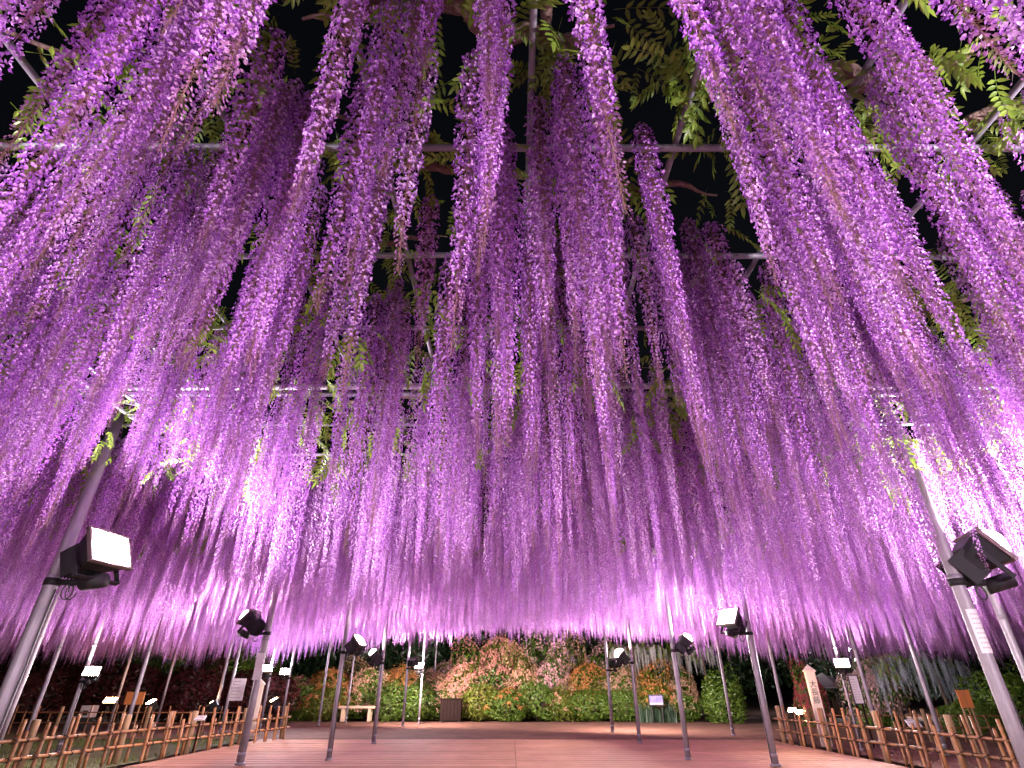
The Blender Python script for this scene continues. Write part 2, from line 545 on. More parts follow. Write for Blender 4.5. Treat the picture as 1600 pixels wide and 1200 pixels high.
    if stand:
        gz = 0.0
        st = MB()
        q = Vector(pos) + R @ Vector((0, -H * .74, 0))
        st.tube([Minv @ Vector((q.x, q.y, gz - .03)), Minv @ q], .02, 6)
        st.build('stake', M_LAMPBODY, t)
    return t

P1, P2 = POLES[0], POLES[1]
G2 = 'floodlights on the trellis poles'
flood(at_d(152, 868, 4.95), (.90, -.16, .46), .42, 'large black floodlight with glowing glass turned toward the boardwalk, at left edge', P1, 1.0, NEUT)
flood(at_d(1522, 872, 5.0), (.76, -.22, .58), .44, 'large ribbed floodlight seen from behind, tilted outward, above the paper notice', P2, 1.2, NEUT, bulge=.42)
flood(at_d(395, 972, pA.y - .1), (-.74, .02, .64), .44, 'round backed floodlight tilted outward above the lilac plate', POLES[2], 1.0, WARM, bulge=.30)
flood(at_d(1144, 970, pB.y - .1), (-.74, -.40, .52), .44, 'bright floodlight turned inward above the end of the right fence', POLES[3], 1.25, NEUT)
flood(at_d(556, 1006, pC.y - .1), (.72, -.12, .62), .34, 'floodlight on the front deck pole left of the flower bed, facing inward', POLES[4], .7, WARM)
flood(at_d(1068, 1005, pD.y - .1), (.62, -.04, .74), .34, 'floodlight on the deck pole before the blue sign, tilted outward', POLES[5], .9, WARM, bulge=.30)
flood(at_d(588, 1026, pE.y - .1), (-.66, -.06, .66), .34, 'floodlight tilted outward on the far deck edge pole right of the bench', POLES[6], .9, WARM, bulge=.34)
flood(at_d(972, 1026, pF.y - .1), (-.66, -.06, .66), .34, 'upper lamp of the pair above the tallest azaleas, tilted inward', POLES[7], .9, WARM, bulge=.34)
flood(at_d(960, 1037, pH.y - .1), (.42, .80, .22), .34, 'lower lamp of the pair above the tallest azaleas, turned toward the flowers', POLES[10], 2.3, WARM, bulge=.34)
flood(at_d(645, 1035, pG.y - .1), (.34, .84, .22), .36, 'floodlight just left of the dazzling white lamp, turned toward the azaleas', POLES[8], 2.3, WARM, bulge=.34)
flood(at_d(656, 1043, pL.y - .1), (-.1, -.75, .6), .34, 'dazzling white lamp above the azaleas, looking straight out', POLES[9], .9, NEUT)
flood(at_d(143, 1053, 13.55), (.35, -.72, .55), .30, 'glaring lamp on a plain pole behind the left fence', PP[121], .7, WARM)
flood(at_d(445, 1052, 23.0), (.25, -.78, .55), .34, 'glaring cool white lamp just past the end of the left fence', PP[449], .8, COOL)
flood(at_d(414, 1048, 20.1), (.62, -.40, .6), .34, 'lamp peeping out behind the pole with the lilac plate', PP[421], .8, NEUT)
flood(at_d(1316, 1040, 14.2), (-.35, -.72, .55), .30, 'glaring lamp above the white notice board on the right', PP[1324], .8, NEUT)
# same kind of lamps on the poles behind the camera, and on their poles
for (x, d, lab, aim, pw) in ((-4.02, -1.2, 'left', (.50, .66, .56), 1.3), (4.22, -1.2, 'right', (-.50, .66, .56), 1.9)):
    p = (x, d, .066)
    make_pole(x, d, .066, 'thick steel pole behind the viewer on the %s boardwalk edge' % lab)
    flood((x * .93, d + .1, 2.15), aim, .40, 'large floodlight behind the viewer on the %s boardwalk edge' % lab, p, pw, NEUT)
# low garden floods
GG = 'low garden floodlights behind the fences'
for (px, py, d, aim, s, lab) in (
        (172, 1099, 20.0, (.15, -.55, .82), .36, 'low ground floodlight left of the orange sign behind the left fence'),
        (238, 1101, 20.4, (-.35, -.45, .82), .34, 'low ground floodlight right of the orange sign behind the left fence'),
        (335, 1103, 19.2, (-.6, -.15, .8), .36, 'low ground floodlight beside the tall white board, tilted away'),
        (430, 1098, 21.8, (-.45, -.25, .85), .36, 'low amber floodlight at the far end of the left fence'),
        (1239, 1112, 15.6, (-.45, -.5, .75), .18, 'small amber lamp behind the right fence, left of its twin'),
        (1249, 1115, 15.3, (-.35, -.6, .75), .16, 'small amber lamp next to the tall pale wooden marker')):
    flood(at_d(px, py, d), aim, s, lab, None, .12, AMBER, GG, True)

# ------------------------------------------------------------------ wisteria vine: limbs
vine = thing('wisteria_vine', 'old wisteria with gnarled limbs and green leaves spread over the pipe grid', 'vine', (0, 0, ZT))
def wobble(pts, n, amp):
    out = []
    pts = [Vector(p) for p in pts]
    for i in range(len(pts) - 1):
        for k in range(n):
            out.append(pts[i].lerp(pts[i + 1], k / n) + Vector((random.gauss(0, amp), random.gauss(0, amp), random.gauss(0, amp * .8))))
    out.append(pts[-1])
    for _ in range(2):
        out = [out[0]] + [(out[i - 1] + out[i] * 2 + out[i + 1]) / 4 for i in range(1, len(out) - 1)] + [out[-1]]
    return out
LIMBS = []
def limb(pts, r0, r1, n=7, amp=.03):
    p = wobble(pts, n, amp)
    k = len(p)
    rad = [(r0 + (r1 - r0) * i / (k - 1)) * random.uniform(.88, 1.14) * (.18 + .82 * smooth(0, 8, i)) * (.18 + .82 * smooth(0, 8, k - 1 - i)) for i in range(k)]
    LIMBS.append(p)
    MB().tube([q - Vector((0, 0, ZT)) for q in p], rad, 9).build('limb', M_BARK, vine, True)
ZL = 3.84
def zp(*a): return [at_z(x, y, ZL) for x, y in a]
limb(zp((470, 20), (560, 18), (640, 16), (700, 4), (745, 35), (790, 50), (880, 62), (960, 40)), .045, .04)
limb(zp((700, 4), (735, -60), (760, -140)), .06, .07)
limb(zp((860, 62), (845, 20), (870, -50)), .03, .028)
limb(zp((1080, 124), (1150, 122), (1230, 118), (1340, 124), (1450, 108), (1560, 60)), .05, .045)
limb(zp((1120, 145), (1180, 132), (1240, 130)), .022, .03)
limb(zp((1180, 235), (1250, 222), (1330, 214), (1420, 216), (1540, 180), (1640, 150)), .045, .05)
limb(zp((560, 262), (640, 264), (700, 262), (800, 270), (930, 264), (1020, 240)), .024, .03)
limb(zp((780, 330), (860, 312), (930, 300), (1010, 292), (1120, 305)), .026, .03)
limb(zp((330, 190), (370, 168), (405, 165), (436, 190)), .02, .022)
limb(zp((30, 290), (90, 240), (150, 215), (215, 200), (300, 150)), .045, .05)
limb(zp((-60, 500), (0, 490), (80, 478), (160, 430)), .05, .05)
limb(zp((1085, 70), (1094, 20), (1090, -60)), .014, .016)
limb(zp((520, 395), (560, 378), (620, 374), (700, 370)), .02, .02)
for i in range(70):
    a = random.uniform(0, 2 * PI)
    p = Vector((random.uniform(-12, 12), random.uniform(-1, 22), ZL + random.uniform(-.04, .1)))
    pts = [p]
    for k in range(random.randint(4, 8)):
        a += random.gauss(0, .45)
        st = random.uniform(.5, .9)
        pts.append(pts[-1] + Vector((math.cos(a) * st, math.sin(a) * st, random.uniform(-.03, .03))))
    r = random.choice([.010, .013, .016, .02, .03])
    limb(pts, r, r * .7, 5, .03)

# ------------------------------------------------------------------ wisteria leaf (pinnate)
def leaf_mesh(seed, n=6, ln=.30):
    rr = random.Random(seed)
    b = MB()
    L = ln
    curve = rr.uniform(.1, .35)
    def mid(t): return Vector((t * L, 0, -curve * L * t * t))
    pts = [mid(i / 5) for i in range(6)]
    b.tube(pts, .0016, 3, cap=False)
    b.t.extend([.25] * 18)
    def leaflet(p, d, l, wd):
        up = Vector((0, 0, 1))
        s = d.cross(up).normalized()
        dr = Vector((0, 0, -l * rr.uniform(.15, .5)))
        sag = Vector((0, 0, -wd * .25))
        a, m1, m2, e = p, p + d * l * .3 + dr * .12, p + d * l * .65 + dr * .45, p + d * l + dr
        vs = [a, m1 + s * wd + sag, m1, m1 - s * wd + sag, m2 + s * wd * .8 + sag, m2, m2 - s * wd * .8 + sag, e]
        t = rr.uniform(.2, 1)
        b.add(vs, [(0, 1, 2), (0, 2, 3), (1, 4, 5, 2), (2, 5, 6, 3), (4, 7, 5), (5, 7, 6)], tint=[t] * 8)
    for i in range(n):
        t = .22 + .74 * i / (n - 1)
        for sg in (-1, 1):
            ang = sg * math.radians(rr.uniform(50, 72) - 18 * t)
            leaflet(mid(t), Vector((math.cos(ang), math.sin(ang), rr.uniform(-.15, .05))).normalized(), ln * rr.uniform(.20, .27) * (1 - .25 * abs(t - .5)), ln * .042)
    leaflet(mid(1), Vector((1, 0, -curve)).normalized(), ln * .26, ln * .042)
    return b.mesh('leaf', M_LEAF)
LEAF = [leaf_mesh(s, random.choice([5, 6, 7]), random.choice([.22, .27, .31])) for s in range(6)]

# leaf tufts: sit along limbs and on the grid
tufts = []
for p in LIMBS:
    for q in p[::2]:
        if random.random() < .55 and abs(q.x) < 14: tufts.append(q + Vector((random.gauss(0, .12), random.gauss(0, .12), random.uniform(-.06, .05))))
for i in range(3400):
    tufts.append(Vector((random.uniform(-16, 16), random.uniform(-.6, 23), random.uniform(3.62, 3.95))))
for i in range(330):
    tufts.append(Vector((random.uniform(-6, 6), random.uniform(-.6, 5.5), random.uniform(3.50, 3.95))))
for i in range(420):
    tufts.append(Vector((random.uniform(-8, 8), random.uniform(2.2, 9), random.uniform(3.1, 3.6))))
leaves = []
for q in tufts:
    for k in range(random.randint(2, 4)):
        leaves.append((q + Vector((random.gauss(0, .07), random.gauss(0, .07), random.gauss(0, .04))),
                       (random.uniform(-.5, .5), math.radians(random.uniform(-5, 70)), random.uniform(0, 2 * PI)),
                       random.uniform(.6, 1.0), random.randrange(6)))
def size_key(p):
    q = to_px(p)
    if q is None or not (-60 < q[0] < 1660 and -60 < q[1] < 1260): return 1e9
    return q[2]
leaves.sort(key=lambda l: size_key(l[0]))
for (p, r, s, v) in leaves[:300]:
    o = obj('leaf', LEAF[v], vine, p - Vector((0, 0, ZT)), r)
    o.scale = (s, s, s)

def scatter(name, items, sources, parent=None):
    """items: (pos, euler, scale3, variant); one object whose geometry nodes instance the source meshes"""
    col = bpy.data.collections.new(name + '_sources')
    for i, me in enumerate(sources):
        col.objects.link(bpy.data.objects.new('%s_source_%02d' % (name, i), me))
    n = len(items)
    me = bpy.data.meshes.new(name)
    me.vertices.add(n)
    me.vertices.foreach_set('co', np.array([tuple(i[0]) for i in items], dtype=np.float32).ravel())
    for an, ty, key, arr in (('rot', 'FLOAT_VECTOR', 'vector', np.array([tuple(i[1]) for i in items], dtype=np.float32).ravel()),
                             ('scl', 'FLOAT_VECTOR', 'vector', np.array([tuple(i[2]) for i in items], dtype=np.float32).ravel()),
                             ('variant', 'INT', 'value', np.array([i[3] for i in items], dtype=np.int32))):
        a = me.attributes.new(an, ty, 'POINT')
        a.data.foreach_set(key, arr)
    me.update()
    o = obj(name, me, parent)
    ng = bpy.data.node_groups.new(name + '_nodes', 'GeometryNodeTree')
    ng.interface.new_socket('Geometry', in_out='INPUT', socket_type='NodeSocketGeometry')
    ng.interface.new_socket('Geometry', in_out='OUTPUT', socket_type='NodeSocketGeometry')
    N, Lk = ng.nodes, ng.links
    gi, go = N.new('NodeGroupInput'), N.new('NodeGroupOutput')
    ip = N.new('GeometryNodeInstanceOnPoints')
    ci = N.new('GeometryNodeCollectionInfo')
    ci.inputs['Collection'].default_value = col
    ci.inputs['Separate Children'].default_value = True
    ci.inputs['Reset Children'].default_value = True
    def na(nm, ty):
        a = N.new('GeometryNodeInputNamedAttribute')
        a.data_type = ty
        a.inputs['Name'].default_value = nm
        return a.outputs['Attribute']
    er = N.new('FunctionNodeEulerToRotation')
    Lk.new(na('rot', 'FLOAT_VECTOR'), er.inputs[0])
    Lk.new(gi.outputs[0], ip.inputs['Points'])
    Lk.new(ci.outputs[0], ip.inputs['Instance'])
    ip.inputs['Pick Instance'].default_value = True
    Lk.new(na('variant', 'INT'), ip.inputs['Instance Index'])
    Lk.new(er.outputs[0], ip.inputs['Rotation'])
    Lk.new(na('scl', 'FLOAT_VECTOR'), ip.inputs['Scale'])
    Lk.new(ip.outputs[0], go.inputs[0])
    md = o.modifiers.new('scatter', 'NODES')
    md.node_group = ng
    return o
fo = scatter('foliage', [(p - Vector((0, 0, ZT)), r, (s, s, s), v) for (p, r, s, v) in leaves[300:]], LEAF, vine)
fo['kind'] = 'stuff'

# ------------------------------------------------------------------ wisteria racemes
def prof(t, R):
    a = min(1, t / .10)
    a = .45 + .55 * a * a * (3 - 2 * a)
    k = max(0, (t - .34) / .66)
    return R * a * (1 - .82 * k ** 1.1)
def raceme(seed, L, hi, R=.074, budfrom=.82, dens=190):
    """returns (stem, blossom, buds) MBs; hangs down from the origin"""
    rr = random.Random(seed)
    stem, bl, bu = MB(), MB(), MB()
    bx, by = rr.uniform(-.022, .022), rr.uniform(-.022, .022)
    ph = rr.uniform(0, 6)
    def axis(t): return Vector((bx * L * t * t + .006 * math.sin(3 * t + ph), by * L * t * t + .006 * math.cos(2.6 * t + ph), -L * t))
    k = 9
    stem.tube([axis(i / k) for i in range(k + 1)], [(.0027 if hi else .0016) * (1 - .7 * i / k) for i in range(k + 1)], 5 if hi else 3, cap=False)
    n = int(dens * L)
    ga = rr.uniform(0, 6)
    lod = 1.0 if hi else 1.22
    for i in range(n):
        t = .015 + .985 * (i + rr.random() * .8) / n
        ga += 2.39996 + rr.gauss(0, .35)
        r = prof(t, R) * rr.uniform(.55, 1.08)
        out = Vector((math.cos(ga), math.sin(ga), 0))
        c = axis(t)
        bud = t > budfrom - .06 * rr.random()
        if bud and rr.random() < .15: continue
        tip = c + out * r + Vector((0, 0, -.012 - .010 * rr.random() + r * .15))
        if hi or bud and i % 2 == 0:
            s = Vector((-out.y, out.x, 0)) * .0009
            u = Vector((0, 0, .0009))
            stem.add([c - s, c + s, tip + u], [(0, 1, 2)])
            if hi: stem.add([c - u, c + u, tip + s], [(0, 1, 2)])
        o = (out + Vector((rr.gauss(0, .35), rr.gauss(0, .35), rr.uniform(-.55, .2)))).normalized()
        sd = o.cross(Vector((0, 0, 1)))
        if sd.length < .05: sd = Vector((1, 0, 0))
        sd.normalize()
        up = sd.cross(o)
        if up.z < 0: up = -up
        q = rr.gauss(0, .4)
        sd, up = sd * math.cos(q) + up * math.sin(q), up * math.cos(q) - sd * math.sin(q)
        if bud:
            z = .0078 * (1.25 - .7 * (t - budfrom) / (1 - budfrom)) * lod
            e = o * .8 + Vector((0, 0, -.4))
            vs = [tip, tip + e * z * .6 + sd * z * .36, tip + e * z * .6 - sd * z * .36, tip + e * z * 1.3, tip + e * z * .6 + up * z * .36, tip + e * z * .6 - up * z * .36]
            v = rr.uniform(.0, 1)
            bu.add(vs, [(0, 1, 3, 2), (0, 4, 3, 5)], tint=[v] * 6)
            continue
        z = (.62 if hi else .86) * rr.uniform(.85, 1.2) * (1.12 - .42 * max(0, (t - .4) / .6))
        vv = rr.uniform(-.55, .12) if rr.random() > .15 else rr.uniform(.2, .5)  # a share of florets coloured paler to imitate white highlights
        A, B_, D_ = sd * z, up * z, o * z
        if hi:
            vs = [tip, tip + A * .0115 + B_ * .006 + D_ * .005, tip + A * .0085 + B_ * .0165 + D_ * .003, tip + B_ * .0195 - D_ * .001,
                  tip - A * .0085 + B_ * .0165 + D_ * .003, tip - A * .0115 + B_ * .006 + D_ * .005, tip + B_ * .010 - D_ * .0025]
            tt = [.45, .8, .95, 1, .95, .8, .62]
            bl.add(vs, [(0, 1, 6), (1, 2, 6), (2, 3, 6), (3, 4, 6), (4, 5, 6), (5, 0, 6)], tint=[min(1, max(0, x + vv)) for x in tt])
            vs = [tip + B_ * .001, tip + A * .0068 + D_ * .009 - B_ * .006, tip + D_ * .019 - B_ * .006, tip - A * .0068 + D_ * .009 - B_ * .006, tip + D_ * .010 + B_ * .0035]
            bl.add(vs, [(0, 1, 4), (1, 2, 4), (2, 3, 4), (3, 0, 4)], tint=[max(0, x + vv * .6) for x in (.15, .25, .1, .25, .3)])
        else:
            vs = [tip, tip + A * .012 + B_ * .009 + D_ * .004, tip + B_ * .0195, tip - A * .012 + B_ * .009 + D_ * .004]
            bl.add(vs, [(0, 1, 2), (0, 2, 3)], tint=[min(1, max(0, x + vv)) for x in (.5, .85, 1, .85)])
            vs = [tip + A * .006 + D_ * .004, tip - A * .006 + D_ * .004, tip + D_ * .018 - B_ * .006]
            bl.add(vs, [(0, 1, 2)], tint=[max(0, x + vv * .6) for x in (.12, .12, 0)])
    return stem, bl, bu

LEN = [.75, .95, 1.10, 1.25, 1.40, 1.55, 1.70, 1.86]
HUE = ['pale lilac', 'violet', 'deep purple']
HI = []
for i, L in enumerate(LEN):
    for v in range(2):
        st, bl, bu = raceme(100 + i * 7 + v, L, True, R=.068 if v == 0 else .055, budfrom=.92 if v == 0 else .86, dens=560 if v == 0 else 460)
        hue = (i * 2 + v * 2 + (i // 3)) % 3
        HI.append((L, v, hue, st.mesh('rachis', M_STEM), bl.mesh('blossom', M_PET[hue]), bu.mesh('bud_tip', M_BUD)))
LO = []
for i, L in enumerate(LEN):
    for v in range(2):
        st, bl, bu = raceme(300 + i * 7 + v, L, False, R=.051 if v == 0 else .042, budfrom=.94 if v == 0 else .90, dens=240)
        hue = (i + v) % 3
        b = MB()
        for part, mi in ((bl, 0), (bu, 1), (st, 1)):
            o = len(b.v)
            b.v.extend(part.v)
            b.f.extend([tuple(o + k for k in f) for f in part.f])
            b.m.extend([mi] * len(part.f))
            b.t.extend(part.t if part.t else [.5] * len(part.v))
        LO.append(b.mesh('raceme_far', [M_PET[hue], M_BUD, M_STEM]))

def mean_len(x, d):
    L = 1.36 + .20 * (1 - smooth(5, 9, d))
    L -= .10 * smooth(0, 3, -d + 1)
    arch = math.exp(-((x - .6) / 6.5) ** 2)
    L -= .80 * arch * smooth(14, 22, d)
    L += .18 * smooth(5, 9, abs(x)) * smooth(6, 14, d)
    L += .10 * math.sin(x * 1.9 + d * .8) + .08 * math.sin(d * 2.1 - x * .7)
    return L
pts = []
def cluster(x, d):
    if abs(x) < .35 and -.6 < d < .6: return
    n = random.choice([1, 1, 1, 2, 2, 3])
    for k in range(n):
        px, pd = x + random.gauss(0, .12), d + random.gauss(0, .12)
        L = mean_len(px, pd) * random.uniform(.68, 1.16)
        if random.random() < .10: L *= .62
        z = ZT + random.uniform(-.12, .14)
        if any((px - p[0]) ** 2 + (pd - p[1]) ** 2 < .09 for p in POLES): continue
        # kept trimmed in front of each floodlight
        for (lp, la) in LAMPS:
            v = Vector((px, pd, z - L)) - lp
            hd = math.hypot(px - lp.x, pd - lp.y)
            if hd < 1.15 and lp.z > 1.7 and (v.x * la.x + v.y * la.y > -.35):
                L = min(L, z - lp.z - .95 + .55 * smooth(.6, 1.15, hd))
        # the tops of the two thick poles stay clear
        for (tx, ty, bx_, by_) in ((200, 640, 92, 880), (1388, 640, 1505, 880)):
            for _ in range(10):
                q = to_px((px, pd, z - L))
                if q is None or pd > 5.1: break
                k = (q[1] - ty) / (by_ - ty)
                if 0 < k < 1.3 and abs(q[0] - (tx + (bx_ - tx) * k)) < 24: L -= .12
        if L < .3: continue
        pts.append((px, pd, z, L))
area = 0
for (x0, x1, y0, y1, dn) in ((-4.5, 4.5, -1.6, 2.0, 8.6), (-6.5, 6.5, 2.0, 3.4, 11.5), (-6.5, -2.4, 3.4, 4.5, 14), (2.4, 6.5, 3.4, 4.5, 14), (-2.4, 2.4, 3.4, 4.5, 7.5), (-6.5, 6.5, 4.5, 7, 15.5), (-11, -4.5, -1.2, 1.6, 8), (4.5, 11, -1.2, 1.6, 8), (-13, -6.5, 1.6, 7, 15), (6.5, 13, 1.6, 7, 15),
                             (-17, 17, 7, 14, 15.5), (-21, 21, 14, 24.6, 12)):
    for i in range(int((x1 - x0) * (y1 - y0) * dn)):
        cluster(random.uniform(x0, x1), random.uniform(y0, y1))
def rsize(p):
    x, d, z, L = p
    q = to_px((x, d, z - L * .5))
    if q is None: return 1e9
    e = to_px((x, d, z - L * .95)) or q
    inside = any(-20 < s[0] < 1620 and -20 < s[1] < 1220 for s in (q, e))
    return q[2] if inside else 1e9
pts.sort(key=rsize)
near, far = pts[:300], pts[300:]

def variant(L, rest=None):
    i = min(range(len(LEN)), key=lambda k: abs(LEN[k] - L * random.uniform(.95, 1.05)))
    return i * 2 + (1 if random.random() < .38 else 0)
recs = []
for (x, d, z, L) in near:
    v = variant(L)
    recs.append([x, d, z, L, v, random.uniform(0, 2 * PI), random.gauss(0, .012), random.gauss(0, .012)])
# words that tell one near raceme from the next
def rowword(d):
    if d < 1.04: return 'almost overhead'
    if d < 1.86: return 'before first crossbar'
    if d < 2.68: return 'between first and second crossbars'
    if d < 3.5: return 'between second and third crossbars'
    if d < 4.46: return 'before thick double crossbar'
    return 'beyond thick double crossbar'
def colword(px):
    for lim, wd in ((200, 'outermost left'), (480, 'over left pole'), (700, 'left of middle'), (900, 'in the middle'), (1120, 'right of middle'), (1400, 'over right pole')):
        if px < lim: return wd
    return 'outermost right'
buckets = {}
for r in recs:
    L, v, hue = HI[r[4]][:3]
    sz = 'short' if L < 1.0 else 'medium' if L < 1.3 else 'long'
    q = to_px((r[0], r[1], r[2] - r[3] * .5))
    key = (sz, ('full ' if v == 0 else 'slim ') + HUE[hue], rowword(r[1]), colword(q[0]))
    buckets.setdefault(key, []).append((q[0], r))
ORD = ['first', 'second', 'third', 'fourth', 'fifth', 'sixth', 'seventh', 'eighth', 'ninth', 'tenth', 'eleventh', 'twelfth', 'thirteenth', 'fourteenth']
for key, lst in buckets.items():
    lst.sort(key=lambda a: a[0])
    for i, (qx, r) in enumerate(lst):
        lab = '%s %s raceme %s, %s' % key
        if len(lst) > 1: lab += ', %s from left' % ORD[min(i, 13)]
        r.append(lab)
protos = {}
for (x, d, z, L, v, rz, rx, ry, lab) in recs:
    Lm, vv, hue, m_s, m_b, m_u = HI[v]
    if v not in protos:
        t = thing('wisteria_raceme', lab, 'flower raceme', (x, d, z), 0, 'wisteria racemes hanging from the trellis')
        kids = [obj('rachis', m_s, t), obj('blossom', m_b, t), obj('bud_tip', m_u, t)]
        kids[1]['kind'] = 'stuff'
        kids[2]['kind'] = 'stuff'
        protos[v] = (t, kids)
    else:
        t0, kids = protos[v]
        t = t0.copy()
        C.objects.link(t)
        t['label'] = lab
        for k in kids:
            c = k.copy()
            C.objects.link(c)
            c.parent = t
    t.location = (x, d, z)
    t.rotation_euler = (rx, ry, rz)
    s = L / Lm
    k = random.uniform(.70, 1.08)
    t.scale = (k, k, s)
items = []
for (x, d, z, L) in far:
    v = variant(L)
    s = L / LEN[v // 2]
    k = random.uniform(.78, 1.12)
    items.append(((x, d, z), (random.gauss(0, .014), random.gauss(0, .014), random.uniform(0, 2 * PI)), (k, k, s), v))
o = scatter('wisteria_racemes', items, LO)
tag(o, 'countless distant purple wisteria racemes hanging in a curtain from the trellis', 'flower racemes', kind='stuff')

# ------------------------------------------------------------------ bamboo fences
def bamboo(b, p0, p1, r, node=.34):
    p0, p1 = Vector(p0), Vector(p1)
    L = (p1 - p0).length
    n = max(1, int(L / node))
    off = random.uniform(.1, .9) * node
    pts, rad = [p0], [r]
    t = off
    while t < L - .03:
        for (dt, k) in ((-.012, 1), (0, 1.14), (.012, 1)):
            pts.append(p0.lerp(p1, (t + dt) / L))
            rad.append(r * k)
        t += node * random.uniform(.9, 1.1)
    pts.append(p1)
    rad.append(r * .97)
    b.tube(pts, rad, 8)
def fence(a, c, label, step, post_step, hts, zr, r, tall=.8, seed=1, postr=.055, group=None):
    random.seed(seed)
    a, c = Vector((a[0], a[1], 0)), Vector((c[0], c[1], 0))
    d = (c - a)
    L = d.length
    d.normalize()
    nrm = Vector((-d.y, d.x, 0))
    t = thing('bamboo_fence', label, 'fence', a, 0, group)
    np_ = max(1, round(L / post_step))
    for i in range(np_ + 1):
        p = d * (L * i / np_) 
        MB().tube([p + Vector((0, 0, -.1)), p + Vector((0, 0, tall - .06)), p + Vector((0, 0, tall - .045))], [postr, postr, postr * .9], 10).build('post', M_POST, t, True)
    for z in zr:
        b = MB()
        side = nrm * (postr + r) * (1 if z == zr[0] else 1)
        bamboo(b, side + d * -.15 + Vector((0, 0, z)), side + d * (L + .12) + Vector((0, 0, z + .01)), r * .9, .42)
        b.build('rail', M_BAMBOO, t, True)
    x = step * .5
    i = 0
    while x < L:
        near_post = min(abs(x - L * k / np_) for k in range(np_ + 1))
        if near_post > postr + r * 1.2:
            h = hts[i % len(hts)] * random.uniform(.96, 1.04)
            sd = 1 if i % 2 == 0 else -1
            q = d * (x + random.uniform(-.015, .015)) + nrm * ((postr + r) + sd * r * 1.95)
            b = MB()
            bamboo(b, q + Vector((0, 0, -.06)), q + d * random.gauss(0, .02) + nrm * random.gauss(0, .006) + Vector((0, 0, h)), r, .3)
            b.build('upright', M_BAMBOO, t, True)
            for z in zr:
                cpt = d * x + nrm * (postr + r) + Vector((0, 0, z))
                cm = MB()
                for sgn in (-1, 1):
                    pts = []
                    for k in range(9):
                        qq = 2 * PI * k / 8
                        pts.append(cpt + nrm * math.cos(qq) * r * 2.2 + Vector((0, 0, 1)) * math.sin(qq) * r * 1.15 + d * sgn * math.sin(qq) * r * 1.2 + nrm * sd * r * .9)
                    cm.tube(pts, .006, 4, cap=False)
                if step < .3: cm.tube([cpt + nrm * sd * r * 3.1, cpt + nrm * sd * r * 3.4 + d * .03 + Vector((0, 0, -.02))], .004, 3)
                cm.build('cord_tie', M_CORD, t)
        x += step * (random.uniform(.75, 1.25))
        i += 1
    return t
FG = 'bamboo fences round the garden'
fence((-6.42, 17.8), (-8.7, 4.6), 'bamboo lattice fence along the left edge of the boardwalk', .235, 1.85, [.80, .62, .74, .60, .78], (.48, .24), .027, .80, 3, .06)
fence((7.78, 9.15), (6.92, 16.3), 'bamboo lattice fence along the right edge of the boardwalk', .235, 1.75, [.84, .64, .80, .62, .82], (.50, .25), .027, .84, 4, .06)
fence((-22, 19.6), (-8.1, 18.6), 'low thin bamboo fence across the back of the left lawn', .40, 3.0, [.74, .58], (.55, .28), .017, .76, 5, .05)
fence((8.0, 17.0), (20, 16.2), 'low thin bamboo fence across the back of the right garden', .40, 3.0, [.74, .58], (.55, .28), .017, .76, 6, .05)
random.seed(21)

# ------------------------------------------------------------------ signs, boards, bench
def text(name, body, size, M, parent, m):
    """one flat raised mesh per character, top to bottom"""
    for i, ch in enumerate(body):
        cu = bpy.data.curves.new(name, 'FONT')
        cu.body = ch
        cu.size = size
        cu.align_x = 'CENTER'
        cu.align_y = 'CENTER'
        cu.extrude = .001
        tmp = link(bpy.data.objects.new(name, cu))
        dg = bpy.context.evaluated_depsgraph_get()
        me = bpy.data.meshes.new_from_object(tmp.evaluated_get(dg))
        bpy.data.objects.remove(tmp)
        me.materials.clear()
        me.materials.append(m)
        o = obj(name, me, parent)
        o.matrix_local = Matrix.Translation((0, 0, -i * size * 1.02)) @ M
def standing(rz=0): return Matrix.Rotation(PI / 2, 4, 'X')

def marker_post(px, py_top, d, w_, label, chars, char_size):
    p = at_d(px, py_top, d)
    t = thing('wooden_marker', label, 'marker post', (p.x, d, 0), -math.atan2(p.x, d) * .5)
    h = p.z
    dp = w_ * .7
    MB().box((0, 0, h * .5 - .08), (w_, dp, h - .12), bev=.006).build('post', M_PALEWOOD, t)
    c = MB()
    zt = h - .14
    e = .022
    c.add([(-w_ / 2 - e, -dp / 2 - e, zt), (w_ / 2 + e, -dp / 2 - e, zt), (w_ / 2 + e, dp / 2 + e, zt), (-w_ / 2 - e, dp / 2 + e, zt),
           (-w_ / 2 - e, -dp / 2 - e, zt + .03), (w_ / 2 + e, -dp / 2 - e, zt + .03), (w_ / 2 + e, dp / 2 + e, zt + .03), (-w_ / 2 - e, dp / 2 + e, zt + .03), (0, 0, zt + .17)],
          [(3, 2, 1, 0), (0, 1, 5, 4), (1, 2, 6, 5), (2, 3, 7, 6), (3, 0, 4, 7), (4, 5, 8), (5, 6, 8), (6, 7, 8), (7, 4, 8)])
    c.build('pointed_cap', M_PALEWOOD, t)
    if chars:
        text('character', chars, char_size, Matrix.Translation((0, -dp / 2 - .002, h - .42)) @ standing(), t, M_INK)
    return t
marker_post(1262, 1040, 15.4, .22, 'tall pale wooden marker with pointed top and black brush characters', '大長藤', .17)
marker_post(408, 1062, 18.6, .22, 'brightly lit pale wooden marker with pointed top behind the left fence', None, 0)

